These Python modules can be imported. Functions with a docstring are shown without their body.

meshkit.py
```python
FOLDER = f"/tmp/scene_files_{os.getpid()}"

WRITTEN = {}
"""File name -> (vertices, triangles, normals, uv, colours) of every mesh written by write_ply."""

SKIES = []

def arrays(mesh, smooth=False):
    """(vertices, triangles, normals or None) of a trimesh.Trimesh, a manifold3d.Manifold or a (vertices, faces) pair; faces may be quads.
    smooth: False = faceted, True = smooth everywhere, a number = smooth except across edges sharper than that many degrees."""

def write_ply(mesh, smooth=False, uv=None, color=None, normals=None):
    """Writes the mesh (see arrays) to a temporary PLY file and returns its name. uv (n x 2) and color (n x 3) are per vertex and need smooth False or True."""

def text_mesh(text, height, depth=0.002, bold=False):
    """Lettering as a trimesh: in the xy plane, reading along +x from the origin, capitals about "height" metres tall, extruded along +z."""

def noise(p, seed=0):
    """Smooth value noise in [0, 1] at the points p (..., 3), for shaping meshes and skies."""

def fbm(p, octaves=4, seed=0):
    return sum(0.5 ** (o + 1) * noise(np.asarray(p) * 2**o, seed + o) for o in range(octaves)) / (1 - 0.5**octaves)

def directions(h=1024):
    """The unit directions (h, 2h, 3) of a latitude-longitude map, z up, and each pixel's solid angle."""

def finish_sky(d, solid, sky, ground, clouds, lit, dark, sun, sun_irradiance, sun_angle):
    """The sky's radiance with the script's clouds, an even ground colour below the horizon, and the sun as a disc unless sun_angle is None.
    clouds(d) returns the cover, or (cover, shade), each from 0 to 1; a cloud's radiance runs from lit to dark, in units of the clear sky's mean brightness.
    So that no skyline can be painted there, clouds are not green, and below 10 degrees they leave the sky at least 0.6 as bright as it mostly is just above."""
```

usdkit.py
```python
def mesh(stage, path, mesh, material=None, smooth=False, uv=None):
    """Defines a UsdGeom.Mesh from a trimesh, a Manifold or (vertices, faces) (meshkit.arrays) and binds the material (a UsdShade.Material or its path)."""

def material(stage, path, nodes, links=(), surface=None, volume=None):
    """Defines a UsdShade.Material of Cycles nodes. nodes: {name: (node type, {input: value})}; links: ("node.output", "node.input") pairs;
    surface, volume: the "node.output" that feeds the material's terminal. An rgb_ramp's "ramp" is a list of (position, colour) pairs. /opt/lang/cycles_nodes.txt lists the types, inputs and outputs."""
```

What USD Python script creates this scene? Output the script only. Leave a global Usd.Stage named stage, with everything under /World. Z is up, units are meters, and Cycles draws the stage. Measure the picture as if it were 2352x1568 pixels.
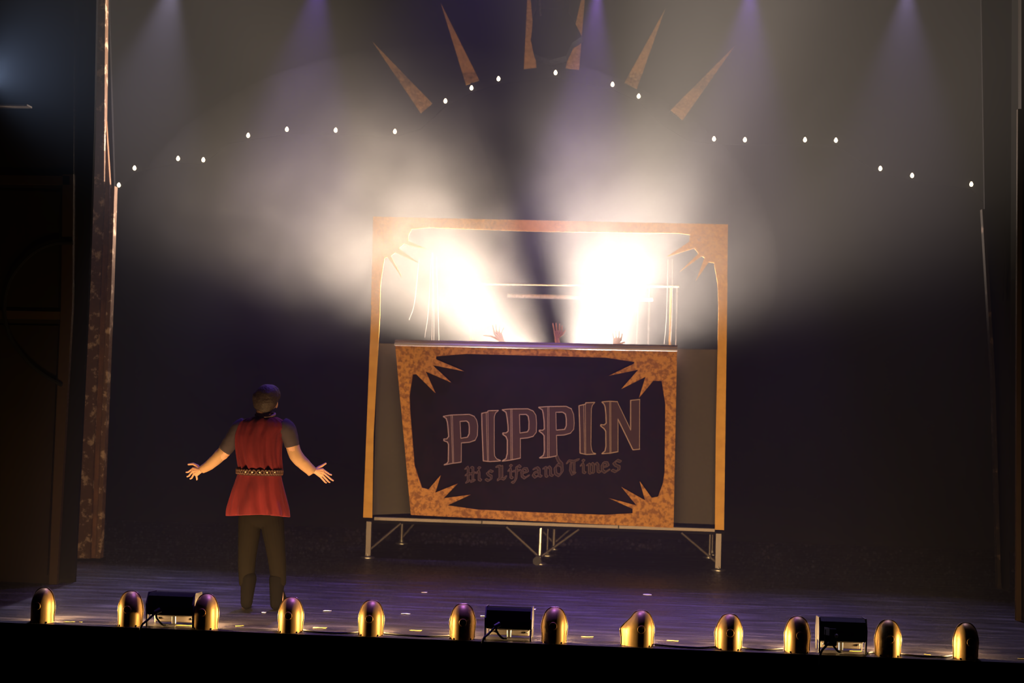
import math, random
import numpy as np, trimesh, manifold3d as m3, shapely, shapely.affinity
from shapely.geometry import Polygon, LineString, MultiPoint, box as sbox
from shapely.ops import unary_union
import usdkit, meshkit
from pxr import Usd, UsdGeom, UsdLux, UsdShade, Gf, Sdf

stage = Usd.Stage.CreateInMemory()
UsdGeom.SetStageUpAxis(stage, 'Z'); UsdGeom.SetStageMetersPerUnit(stage, 1.0)
UsdGeom.Xform.Define(stage, '/World'); UsdGeom.Scope.Define(stage, '/World/Looks')
rng = np.random.default_rng(7); random.seed(7)

# ------------------------------------------------------------------ camera
# world: x along the stage edge, y upstage (edge at y = 0), z up from the stage floor
F, CX, CY = 3800.0, 1176.0, 784.0
CAM = np.array([0.93, -11.76, 1.68])
YAW, PITCH, ROLL = math.radians(4.28), math.atan(146 / 3800), 0.029
fwd = np.array([-math.sin(YAW) * math.cos(PITCH), math.cos(YAW) * math.cos(PITCH), math.sin(PITCH)])
r0 = np.array([math.cos(YAW), math.sin(YAW), 0]); u0 = np.cross(r0, fwd)
RIGHT = r0 * math.cos(ROLL) + u0 * math.sin(ROLL); UP = u0 * math.cos(ROLL) - r0 * math.sin(ROLL)
cam = UsdGeom.Camera.Define(stage, '/World/Camera')
M = np.eye(4); M[0, :3], M[1, :3], M[2, :3], M[3, :3] = RIGHT, UP, -fwd, CAM
cam.AddTransformOp().Set(Gf.Matrix4d(M.tolist()))
cam.CreateHorizontalApertureAttr(36.0); cam.CreateVerticalApertureAttr(24.0)
cam.CreateFocalLengthAttr(36.0 * F / 2352)
cam.CreateExposureAttr(0.0); cam.CreateFStopAttr(2.8); cam.CreateFocusDistanceAttr(12.4)

# ------------------------------------------------------------------ light settings (each lamp's light is made in its own builder below)
HAZE = dict(density=0.012, g=0.55)
SMOKE = dict(center=(-1.0, 4.9, 3.1), radius=(2.3, 1.7, 1.5), density=0.135)   # thicker smoke pouring out of the wagon
WARM = (1.0, 0.86, 0.72)
# wagon lamps: position in the wagon (x, y, z), direction (angle in the x-z plane from +x, tilt towards the audience), cone half angle, softness, power
BEAMS = [
    ('left', (1246, 866, 7.0), 139, 26, 27, 0.9, 3700, (1.0, 0.80, 0.62)),
    ('low left', (1262, 872, 6.7), 137, 26, 37, 0.6, 1000, (1.0, 0.80, 0.64)),
    ('right', (1332, 872, 7.0), 59, 28, 46, 0.85, 2500, (1.0, 0.82, 0.68)),
    ('steep', (1395, 872, 7.0), 75, 22, 16, 1.0, 6200, (1.0, 0.84, 0.70)),
]
# overhead lamps: pixel column, y, z, aim point, half angle, power, colour, what sets it apart
OVERHEADS = [
    (400, 5.2, 6.1, (-4.0, 2.2, 0), 20, 300, (0.55, 0.50, 0.80), 'pale lilac lamp above the far left of the stage'),
    (735, 5.2, 6.15, (-2.4, 2.0, 0), 18, 240, (0.32, 0.17, 1.0), 'violet lamp above the person in red'),
    (1372, 5.2, 6.0, (0.3, 2.2, 0), 16, 330, (0.38, 0.18, 1.0), 'violet lamp above the middle of the wagon'),
    (1725, 5.2, 6.1, (1.5, 2.0, 0), 18, 280, (0.34, 0.18, 1.0), 'violet lamp above the right leg of the wagon'),
    (2085, 5.2, 6.1, (2.9, 2.2, 0), 20, 190, (0.50, 0.40, 0.90), 'pale lilac lamp above the far right of the stage'),
    (1450, 4.2, 7.0, (-0.35, 5.8, 2.3), 11, 330, (0.42, 0.22, 1.0), 'high violet lamp aimed at the top edge of the title panel'),
    (1150, 2.5, 7.6, (-0.6, 1.5, 0), 24, 500, (0.26, 0.12, 1.0), 'violet floor lamp above the middle of the stage front'),
]
FOOT_SPOT, FOOT_BULB = 26.0, 1500.0
FOOT_COLOR = (1.0, 0.62, 0.26)
BLUE_POWER = 40.0


# ------------------------------------------------------------------ projection helpers
def ray(px, py):
    return fwd * F + RIGHT * (px - CX) - UP * (py - CY)

def at(px, py, y):
    d = ray(px, py); t = (y - CAM[1]) / d[1]
    return CAM + d * t

def on_floor(px, py, z=0.0):
    d = ray(px, py); t = (z - CAM[2]) / d[2]
    return CAM + d * t

# ------------------------------------------------------------------ naming, tagging
used = {}
def numbered(name, parent='/World'):
    key = parent + '/' + name
    n = used.get(key, 0); used[key] = n + 1
    return key if n == 0 else f'{key}_{n:03d}'

def tag(o, label=None, cat=None, group=None, kind=None):
    p = o if isinstance(o, Usd.Prim) else o.GetPrim()
    for k, v in (('label', label), ('category', cat), ('group', group), ('kind', kind)):
        if v: p.SetCustomDataByKey(k, v)
    return p

def thing(name, label, cat, loc=(0, 0, 0), rotz=0, group=None):
    x = UsdGeom.Xform.Define(stage, numbered(name))
    x.AddTranslateOp().Set(Gf.Vec3d(*map(float, loc)))
    if rotz: x.AddRotateZOp().Set(math.degrees(rotz))
    return tag(x, label, cat, group)

def obj(name, mesh, m, parent=None, smooth=30, label=None, kind=None, off=None):
    path = numbered(name, str(parent.GetPath()) if parent is not None else '/World')
    if hasattr(mesh, 'to_mesh'):
        mm = mesh.to_mesh(); mesh = trimesh.Trimesh(np.array(mm.vert_properties)[:, :3], np.array(mm.tri_verts), process=False)
    if off is not None:
        mesh = mesh.copy(); mesh.apply_translation(-np.asarray(off, float))
    p = usdkit.mesh(stage, path, mesh, m, smooth=smooth).GetPrim()
    if label: p.SetCustomDataByKey('label', label)
    if kind: p.SetCustomDataByKey('kind', kind)
    return p

# ------------------------------------------------------------------ mesh helpers
cat_ = trimesh.util.concatenate
def bx(cx, cy, cz, sx, sy, sz, bevel=0.0):
    if bevel <= 0:
        b = trimesh.creation.box([sx, sy, sz]); b.apply_translation([cx, cy, cz]); return b
    s = np.array([sx, sy, sz]) / 2; pts = []
    for a in (-1, 1):
        for b in (-1, 1):
            for c in (-1, 1):
                e = np.array([a, b, c])
                for k in range(3):
                    q = s - bevel; q[k] = s[k]; pts.append(e * q)
    h = trimesh.convex.convex_hull(np.array(pts)); h.apply_translation([cx, cy, cz]); return h

def tube(pts, r, n=10, caps=True):
    P = np.asarray(pts, float); R = np.broadcast_to(r, (len(P),)).astype(float)
    T = np.gradient(P, axis=0); T /= np.linalg.norm(T, axis=1, keepdims=True) + 1e-12
    ref = np.array([0, 0, 1.0]) if abs(T[0][2]) < 0.9 else np.array([1.0, 0, 0])
    A = []; a = np.cross(T[0], ref); a /= np.linalg.norm(a)
    for t in T:
        a = a - t * np.dot(a, t); a /= np.linalg.norm(a) + 1e-12; A.append(a.copy())
    A = np.array(A); B = np.cross(T, A); an = np.arange(n) * 2 * np.pi / n
    V = (P[:, None] + R[:, None, None] * (np.cos(an)[None, :, None] * A[:, None] + np.sin(an)[None, :, None] * B[:, None])).reshape(-1, 3)
    i, j = np.meshgrid(np.arange(len(P) - 1), np.arange(n), indexing='ij')
    a0, a1 = i * n + j, i * n + (j + 1) % n
    q = np.stack([a0, a1, a1 + n, a0 + n], -1).reshape(-1, 4)
    Fc = [q[:, [0, 1, 2]], q[:, [0, 2, 3]]]
    if caps:
        c0, c1 = len(V), len(V) + 1; V = np.vstack([V, P[:1], P[-1:]]); k = np.arange(n); k1 = (k + 1) % n; e = (len(P) - 1) * n
        Fc += [np.stack([np.full(n, c0), k1, k], -1), np.stack([np.full(n, c1), e + k, e + k1], -1)]
    m = trimesh.Trimesh(V, np.vstack(Fc), process=False); return m

def bezier(pts, n=24):
    """Catmull-Rom through the points."""
    P = np.asarray(pts, float); P = np.vstack([2 * P[0] - P[1], P, 2 * P[-1] - P[-2]]); out = []
    for k in range(1, len(P) - 2):
        p0, p1, p2, p3 = P[k - 1:k + 3]
        for t in np.linspace(0, 1, n, endpoint=False):
            out.append(0.5 * (2 * p1 + (p2 - p0) * t + (2 * p0 - 5 * p1 + 4 * p2 - p3) * t * t + (3 * p1 - p0 - 3 * p2 + p3) * t ** 3))
    return np.array(out + [P[-2]])

def poly_xz(px, y):
    return [tuple(at(a, b, y)[[0, 2]]) for a, b in px]

def slab(poly, y, thick):
    """A shapely polygon in the (x, z) plane as a board from y (front face) to y + thick."""
    out = []
    for g in getattr(poly, 'geoms', [poly]):
        if g.is_empty or g.area < 1e-7: continue
        m = trimesh.creation.extrude_polygon(g, thick, engine='earcut')
        v = m.vertices.copy(); m.vertices = np.stack([v[:, 0], y + v[:, 2], v[:, 1]], 1); m.invert(); out.append(m)
    m = cat_(out); m.fix_normals(); return m

def board(px, y, thick):
    return slab(Polygon(poly_xz(px, y)).buffer(0), y, thick)

def lathe(profile, n=24, axis='z'):
    m = trimesh.creation.revolve(np.asarray(profile, float), sections=n); m.fix_normals()
    return m

def hull_bones(bones, refine=0.018, iters=8, segs=20):
    parts = []
    for p, rp, q, rq in bones:
        a = m3.Manifold.sphere(rp, segs).translate(tuple(map(float, p))); b = m3.Manifold.sphere(rq, segs).translate(tuple(map(float, q)))
        parts.append(m3.Manifold.batch_hull([a, b]))
    u = m3.Manifold.batch_boolean(parts, m3.OpType.Add).refine_to_length(refine)
    mm = u.to_mesh(); t = trimesh.Trimesh(np.array(mm.vert_properties)[:, :3], np.array(mm.tri_verts), process=True)
    trimesh.smoothing.filter_taubin(t, lamb=0.5, nu=0.53, iterations=iters)
    return t

def frame_to(origin, d):
    """A 4x4 matrix taking -z to direction d."""
    z = -np.asarray(d, float); z /= np.linalg.norm(z)
    x = np.cross([0, 1, 0] if abs(z[1]) < 0.95 else [1, 0, 0], z); x /= np.linalg.norm(x); y = np.cross(z, x)
    M = np.eye(4); M[:3, 0], M[:3, 1], M[:3, 2], M[:3, 3] = x, y, z, origin
    return M

def spot(parent, pos, d, half, soft, power, color, radius=0.03):
    l = UsdLux.SphereLight.Define(stage, numbered('light', str(parent.GetPath())))
    l.AddTransformOp().Set(Gf.Matrix4d(frame_to(pos, d).T.tolist()))
    l.CreateRadiusAttr(radius); l.CreateIntensityAttr(power); l.CreateColorAttr(Gf.Vec3f(*color)); l.CreateNormalizeAttr(True)
    s = UsdLux.ShapingAPI.Apply(l.GetPrim()); s.CreateShapingConeAngleAttr(half); s.CreateShapingConeSoftnessAttr(soft)
    return l

# ------------------------------------------------------------------ materials
def mat(name, color, rough=0.6, metallic=0.0, spec=0.5, noise=None, bump=None, extra=None):
    """noise = (scale, other colour, contrast low, contrast high[, stretch]); bump = (scale, strength)."""
    n = {'p': ('principled_bsdf', {'base_color': color, 'roughness': rough, 'metallic': metallic, 'specular_ior_level': spec, **(extra or {})})}
    links = []
    n['g'] = ('geometry', {})
    if noise:
        st = noise[4] if len(noise) > 4 else (1, 1, 1)
        n['map'] = ('mapping', {'scale': st})
        n['nz'] = ('noise_texture', {'scale': noise[0], 'detail': 5.0, 'roughness': 0.6})
        n['ramp'] = ('rgb_ramp', {'ramp': [(noise[2], color), (noise[3], noise[1])]})
        links += [('g.position', 'map.vector'), ('map.vector', 'nz.vector'), ('nz.fac', 'ramp.fac'), ('ramp.color', 'p.base_color')]
    if bump:
        n['bn'] = ('noise_texture', {'scale': bump[0], 'detail': 4.0})
        n['b'] = ('bump', {'strength': bump[1], 'distance': 0.01})
        links += [('g.position', 'bn.vector'), ('bn.fac', 'b.height'), ('b.normal', 'p.normal')]
    return usdkit.material(stage, f'/World/Looks/{name}', n, links, surface='p.BSDF')

def glow(name, color, strength):
    return usdkit.material(stage, f'/World/Looks/{name}', {'e': ('emission', {'color': color, 'strength': strength})}, [], surface='e.emission')

black_cloth = mat('black_cloth', (0.006, 0.006, 0.007), 0.9, spec=0.1)
header_paint = mat('header_paint', (0.006, 0.006, 0.006), 0.85, spec=0.1)
apron_black = mat('apron_black', (0.004, 0.004, 0.004), 0.8, spec=0.1)
canvas_black = mat('canvas_black', (0.011, 0.008, 0.010), 0.85, spec=0.12, noise=(6.0, (0.022, 0.010, 0.013), 0.45, 0.8))
grey_board = mat('grey_board', (0.10, 0.09, 0.08), 0.85, spec=0.15, bump=(14, 0.05))
gold_paint = mat('gold_paint', (0.85, 0.47, 0.09), 0.55, spec=0.3, noise=(9.0, (0.72, 0.36, 0.06), 0.35, 0.75))
gold_rust = mat('gold_rust', (0.62, 0.29, 0.06), 0.6, spec=0.3, noise=(24.0, (0.30, 0.115, 0.025), 0.44, 0.60), bump=(20, 0.1))
ray_gold = mat('ray_gold', (0.48, 0.28, 0.10), 0.6, spec=0.3)
cap_white = mat('cap_paint', (0.55, 0.48, 0.50), 0.5)
letter_fill = mat('letter_fill', (0.070, 0.040, 0.046), 0.8, spec=0.2)
letter_line = mat('letter_line', (0.45, 0.33, 0.29), 0.7, spec=0.2)
script_fill = mat('script_fill', (0.05, 0.032, 0.032), 0.8, spec=0.2)
script_line = mat('script_line', (0.13, 0.085, 0.08), 0.8, spec=0.2)
aluminium = mat('aluminium', (0.17, 0.15, 0.145), 0.45, metallic=0.8)
chrome = mat('chrome', (0.5, 0.48, 0.46), 0.28, metallic=1.0)
rubber = mat('rubber', (0.02, 0.02, 0.02), 0.6)
case_black = mat('case_black', (0.004, 0.004, 0.0045), 0.6, spec=0.08)
plate_edge = mat('plate_edge', (0.35, 0.34, 0.33), 0.35, metallic=0.9)
grille_grey = mat('grille_grey', (0.10, 0.085, 0.075), 0.6)
bronze = mat('bronze', (0.80, 0.52, 0.19), 0.46, metallic=0.6, bump=(40, 0.02))
bronze_rim = mat('bronze_rim', (0.85, 0.62, 0.30), 0.30, metallic=0.95)
plastic_white = mat('plastic_white', (0.75, 0.72, 0.68), 0.5)
paper = mat('paper', (0.75, 0.75, 0.80), 0.6)
yellow_paper = mat('yellow_paper', (0.75, 0.60, 0.15), 0.5)
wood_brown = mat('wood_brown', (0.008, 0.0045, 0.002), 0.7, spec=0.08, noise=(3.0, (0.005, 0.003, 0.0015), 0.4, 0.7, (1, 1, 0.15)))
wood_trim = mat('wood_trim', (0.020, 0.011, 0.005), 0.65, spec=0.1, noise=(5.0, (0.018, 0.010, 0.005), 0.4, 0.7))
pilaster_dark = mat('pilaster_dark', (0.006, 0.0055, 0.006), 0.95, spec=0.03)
flaky = usdkit.material(stage, '/World/Looks/flaky_paint', {
    'g': ('geometry', {}), 'v': ('voronoi_texture', {'scale': 7.0, 'randomness': 1.0}), 'n': ('noise_texture', {'scale': 8.0, 'detail': 6.0, 'roughness': 0.65}),
    'r': ('rgb_ramp', {'ramp': [(0.53, (0.075, 0.034, 0.013)), (0.60, (0.34, 0.24, 0.17))]}),
    'p': ('principled_bsdf', {'roughness': 0.7})},
    [('g.position', 'n.vector'), ('n.fac', 'r.fac'), ('r.color', 'p.base_color')], surface='p.BSDF')
column_brown = mat('column_brown', (0.15, 0.065, 0.025), 0.6, noise=(6.0, (0.09, 0.04, 0.017), 0.4, 0.7))
skin = mat('skin', (0.55, 0.30, 0.19), 0.55, spec=0.3)
hair_brown = mat('hair_brown', (0.030, 0.018, 0.011), 0.6, spec=0.3, bump=(70, 0.6))
red_cloth = mat('red_cloth', (0.115, 0.011, 0.013), 0.85, spec=0.15, noise=(5.0, (0.07, 0.007, 0.009), 0.4, 0.7, (2, 2, 0.4)), extra={'sheen_weight': 0.15, 'sheen_tint': (0.8, 0.2, 0.3)})
grey_cloth = mat('grey_cloth', (0.050, 0.038, 0.045), 0.85, spec=0.15)
tan_cloth = mat('tan_cloth', (0.42, 0.25, 0.14), 0.85, spec=0.15, bump=(60, 0.15))
trouser_cloth = mat('trouser_cloth', (0.0065, 0.0053, 0.004), 0.95, spec=0.02)
boot_black = mat('boot_black', (0.0035, 0.003, 0.003), 0.9, spec=0.02)
belt_brown = mat('belt_brown', (0.030, 0.010, 0.006), 0.7, spec=0.2)
stud_metal = mat('stud_metal', (0.75, 0.60, 0.42), 0.3, metallic=0.8)
bulb_glow = glow('bulb_glow', (1.0, 0.80, 0.52), 9.0)
foot_glow = glow('footlight_glow', FOOT_COLOR, FOOT_BULB)

# floor: dark painted boards with scuffs
floor_mat = usdkit.material(stage, '/World/Looks/stage_floor', {
    'g': ('geometry', {}), 'm': ('mapping', {'scale': (0.6, 3.2, 1.0)}),
    'n': ('noise_texture', {'scale': 2.3, 'detail': 6.0, 'roughness': 0.62}),
    'c': ('rgb_ramp', {'ramp': [(0.35, (0.018, 0.016, 0.019)), (0.55, (0.034, 0.030, 0.036)), (0.72, (0.12, 0.11, 0.13))]}),
    'r': ('rgb_ramp', {'ramp': [(0.35, (0.34, 0.34, 0.34)), (0.7, (0.6, 0.6, 0.6))]}),
    'n2': ('noise_texture', {'scale': 30.0, 'detail': 3.0}), 'b': ('bump', {'strength': 0.12, 'distance': 0.01}),
    'p': ('principled_bsdf', {'specular_ior_level': 0.4})},
    [('g.position', 'm.vector'), ('m.vector', 'n.vector'), ('n.fac', 'c.fac'), ('c.color', 'p.base_color'), ('n.fac', 'r.fac'), ('r.color', 'p.roughness'),
     ('g.position', 'n2.vector'), ('n2.fac', 'b.height'), ('b.normal', 'p.normal')], surface='p.BSDF')

# ------------------------------------------------------------------ the setting
XL, XR, YB = -6.4, 6.0, 9.9
tag(obj('floor', bx((XL + XR) / 2, YB / 2, -0.03, XR - XL, YB, 0.06), floor_mat), 'dark scuffed stage floor lit violet', kind='structure')
tag(obj('wall_front', bx((XL + XR) / 2, 0.03, -0.66, XR - XL, 0.06, 1.2), apron_black), 'black face of the stage apron below the footlights', kind='structure')
tag(obj('wall_back', bx((XL + XR) / 2, YB + 0.05, 4.0, XR - XL, 0.1, 9.0), black_cloth), 'black wall at the back of the stage', kind='structure')

YW = 2.5     # proscenium side walls
wl = UsdGeom.Xform.Define(stage, numbered('wall_left')).GetPrim()
tag(wl, 'dim brown panelled side wall left of the stage', kind='structure')
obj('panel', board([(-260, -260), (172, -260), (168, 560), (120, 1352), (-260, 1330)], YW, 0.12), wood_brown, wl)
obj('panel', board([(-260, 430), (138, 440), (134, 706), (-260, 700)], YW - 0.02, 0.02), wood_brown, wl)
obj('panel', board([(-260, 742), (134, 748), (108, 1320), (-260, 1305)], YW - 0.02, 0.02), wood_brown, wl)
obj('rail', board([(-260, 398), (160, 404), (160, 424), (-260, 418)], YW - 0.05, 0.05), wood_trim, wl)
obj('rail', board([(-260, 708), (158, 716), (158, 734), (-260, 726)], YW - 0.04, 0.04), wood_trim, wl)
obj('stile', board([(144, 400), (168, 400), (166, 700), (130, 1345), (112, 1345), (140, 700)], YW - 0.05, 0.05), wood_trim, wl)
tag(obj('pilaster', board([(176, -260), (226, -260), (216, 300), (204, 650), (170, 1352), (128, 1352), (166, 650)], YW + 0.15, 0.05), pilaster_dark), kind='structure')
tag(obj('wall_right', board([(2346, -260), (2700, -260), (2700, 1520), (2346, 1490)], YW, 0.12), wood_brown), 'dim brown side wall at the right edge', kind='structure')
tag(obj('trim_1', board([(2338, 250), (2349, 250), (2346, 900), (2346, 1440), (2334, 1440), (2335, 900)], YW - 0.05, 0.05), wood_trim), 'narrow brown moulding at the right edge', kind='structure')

# portal columns
YC = 4.5
pc = thing('portal_column', 'tall brown portal column with flaking paint, left of the stage', 'column')
obj('flaking_face', board([(226, -160), (243, -160), (239, 420), (230, 650), (206, 1282), (173, 1282), (204, 650), (210, 420), (220, 330)], YC, 0.10), flaky, pc)
obj('recessed_band', board([(242, 250), (252, 420), (246, 650), (222, 1282), (205, 1282), (229, 650), (238, 420)], YC + 0.05, 0.06), column_brown, pc)
obj('edge_strip', board([(254, 424), (263, 427), (256, 650), (230, 1282), (221, 1282), (246, 650)], YC, 0.10), flaky, pc)
obj('backing', board([(222, -160), (244, -160), (262, 430), (254, 650), (228, 1300), (174, 1300), (206, 650), (212, 420)], YC + 0.11, 0.05), pilaster_dark, pc)
obj('plinth', board([(168, 1282), (231, 1283), (230, 1312), (168, 1309)], YC - 0.01, 0.16), pilaster_dark, pc)
pc = thing('portal_column', 'dark portal column beside the brown moulding, right of the stage', 'column')
obj('edge_strip', board([(2256, 480), (2263, 480), (2286, 870), (2300, 1352), (2292, 1352), (2279, 870)], YC, 0.10), mat('flaky_dark', (0.008, 0.006, 0.005), 0.8, spec=0.1, noise=(9.0, (0.05, 0.035, 0.028), 0.6, 0.68)), pc)
obj('backing', board([(2250, -260), (2325, -260), (2318, 1356), (2292, 1352), (2280, 870), (2262, 480)], YC + 0.11, 0.05), pilaster_dark, pc)
obj('edge_strip', board([(2316, 300), (2320, 300), (2311, 690), (2306, 690)], YC + 0.05, 0.06), pilaster_dark, pc)

# loop of cable on the left wall
pts = [at(*p, YW - 0.07) for p in [(168, 557), (120, 560), (70, 585), (25, 640), (10, 705), (22, 770), (60, 825), (100, 860), (142, 884)]]
tag(obj('cable', tube(bezier(pts, 10), 0.018, 8), apron_black), 'black cable hanging in a loop on the left side wall', 'cable')

# header with the scalloped lower edge, carrying bulbs and sun rays
YH = 9.6
low = [(262, 445), (273, 436), (309, 397), (350, 386), (409, 375), (467, 377), (520, 330), (570, 321), (659, 308), (771, 310), (907, 313), (965, 296), (1023, 243),
       (1083, 213), (1145, 192), (1276, 178), (1407, 205), (1467, 232), (1520, 285), (1580, 322), (1640, 330), (1711, 332), (1849, 332), (1920, 333), (1975, 368), (2022, 398), (2095, 414), (2231, 434), (2276, 482), (2290, 520)]
tag(obj('header_flat', board([(150, -300), (150, 520)] + [(262, 520)] + low + [(2420, 560), (2420, -300)], YH, 0.05), header_paint), 'dark portal header with a scalloped arch edge above the stage', 'stage header')

BULBS = [(273, 425), (309, 386), (409, 364), (467, 367), (570, 311), (659, 297), (771, 299), (907, 302), (1023, 232), (1083, 202), (1145, 181), (1276, 167),
         (1407, 194), (1467, 221), (1640, 319), (1711, 321), (1849, 321), (1920, 322), (2022, 387), (2095, 403), (2231, 423), (2276, 471)]
ORD = ['first', 'second', 'third', 'fourth', 'fifth', 'sixth', 'seventh', 'eighth', 'ninth', 'tenth', 'eleventh', 'twelfth', 'thirteenth', 'fourteenth',
       'fifteenth', 'sixteenth', 'seventeenth', 'eighteenth', 'nineteenth', 'twentieth', 'twenty-first', 'twenty-second']
WHERE = {0: 'lowest glowing arch bulb at the far left, beside the brown column', 8: 'glowing arch bulb just right of the first leaning gold ray', 9: 'glowing arch bulb right below the second gold ray',
         11: 'topmost glowing bulb, at the crown of the arch', 21: 'lowest glowing arch bulb at the far right'}
glass_prof = [(0.0, -0.030), (0.011, -0.028), (0.020, -0.019), (0.0245, -0.006), (0.024, 0.005), (0.019, 0.016), (0.012, 0.026), (0.009, 0.034), (0.0, 0.034)]
sock_prof = [(0.0, 0.030), (0.013, 0.030), (0.014, 0.036), (0.014, 0.060), (0.010, 0.066), (0.0, 0.066)]
for k, (bxp, byp) in enumerate(BULBS):
    c = at(bxp, byp, YH - 0.05)
    t = thing('light_bulb', WHERE.get(k, f'small glowing bulb on the arch, {ORD[k]} from the left end'), 'light bulb', c, group='bulbs along the arch')
    obj('glass', lathe(np.array(glass_prof) * [0.85, 0.9], 16), bulb_glow, t, smooth=True)
    obj('socket', lathe(sock_prof, 16), case_black, t)
    obj('bracket', bx(0, 0.03, 0.05, 0.012, 0.05, 0.012), case_black, t)

RAYS = [([(855, 95), (993, 237), (966, 260)], 'gold sun ray leaning furthest left above the arch'),
        ([(1012, 6), (1101, 184), (1070, 195)], 'gold sun ray second from the left above the arch'),
        ([(1214, -60), (1232, 155), (1203, 158)], 'gold sun ray left of the hanging lamp'),
        ([(1348, -60), (1330, 160), (1299, 156)], 'gold sun ray right of the hanging lamp'),
        ([(1528, 20), (1463, 204), (1434, 190)], 'gold sun ray second from the right above the arch'),
        ([(1687, 106), (1568, 276), (1540, 253)], 'gold sun ray leaning furthest right above the arch')]
for px, lab in RAYS:
    tag(obj('sun_ray', board(px, YH - 0.03, 0.03), ray_gold), lab, 'ray', 'sun rays on the header')

# dark lamp hanging in front of the middle rays
YL = 6.6
hl = thing('hanging_spotlight', 'dark moving spotlight hanging before the middle sun rays', 'stage light')
obj('head', board([(1224, 40), (1232, 22), (1300, 20), (1318, 48), (1336, 84), (1314, 98), (1300, 128), (1262, 138), (1226, 124), (1219, 92), (1222, 70)], YL, 0.30), case_black, hl)
obj('yoke', cat_([board([(1236, -60), (1246, -60), (1240, 60), (1230, 60)], YL + 0.08, 0.05), board([(1296, -60), (1306, -60), (1306, 60), (1296, 60)], YL + 0.08, 0.05)]), case_black, hl)
obj('base', board([(1232, -120), (1312, -120), (1312, -50), (1232, -50)], YL, 0.30), case_black, hl)
obj('safety_cable', tube(bezier([at(1242, -70, YL - 0.03), at(1241, -20, YL - 0.03), at(1240, 20, YL - 0.03), at(1242, 36, YL - 0.03)], 8), 0.012, 8), aluminium, hl)

# ------------------------------------------------------------------ the wagon
YP = 5.85                      # plane of its gold portal
wag = thing('puppet_wagon', 'rolling wagon stage with tall gold portal on metal legs', 'wagon stage')
def wpoly(px, y): return Polygon(poly_xz(px, y)).buffer(0)
# gold portal: posts, top bar, sunburst corners
TLo, TRo, BRo, BLo = (857, 497), (1672, 515), (1663, 1217), (834, 1188)
c1 = wpoly([(857, 497), (942, 499), (945, 530), (938, 540), (938, 553), (990, 575), (929, 560), (916, 570), (965, 606), (908, 580), (898, 588), (925, 640), (890, 590), (884, 592), (876, 640), (870, 700), (852, 700)], YP)
c2 = wpoly([(1672, 515), (1588, 513), (1585, 540), (1583, 555), (1530, 590), (1595, 570), (1604, 582), (1560, 625), (1612, 588), (1618, 592), (1598, 645), (1628, 602), (1640, 604), (1648, 650), (1650, 700), (1670, 700)], YP)
obj('corner_sunburst', slab(c1, YP, 0.005), gold_paint, wag, smooth=False)
obj('corner_sunburst', slab(c2, YP, 0.005), gold_paint, wag, smooth=False)
for nm_, pg in (('post', [(855, 650), (874, 650), (873, 720), (858, 1000), (855, 1189), (834, 1188)]), ('post', [(1671, 650), (1649, 650), (1650, 720), (1644, 1000), (1642, 1216), (1663, 1217)]),
                ('top_bar', [(930, 499), (1600, 513.5), (1600, 541), (1560, 536), (1240, 532), (990, 523), (930, 527)])):
    obj(nm_, slab(wpoly(pg, YP).difference(unary_union([c1, c2])), YP, 0.005), gold_paint, wag, smooth=False)
obj('post_backing', slab(wpoly([(860, 700), (866, 700), (850, 1180), (842, 1180)], YP), YP + 0.005, 0.05), case_black, wag, smooth=False)
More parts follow.
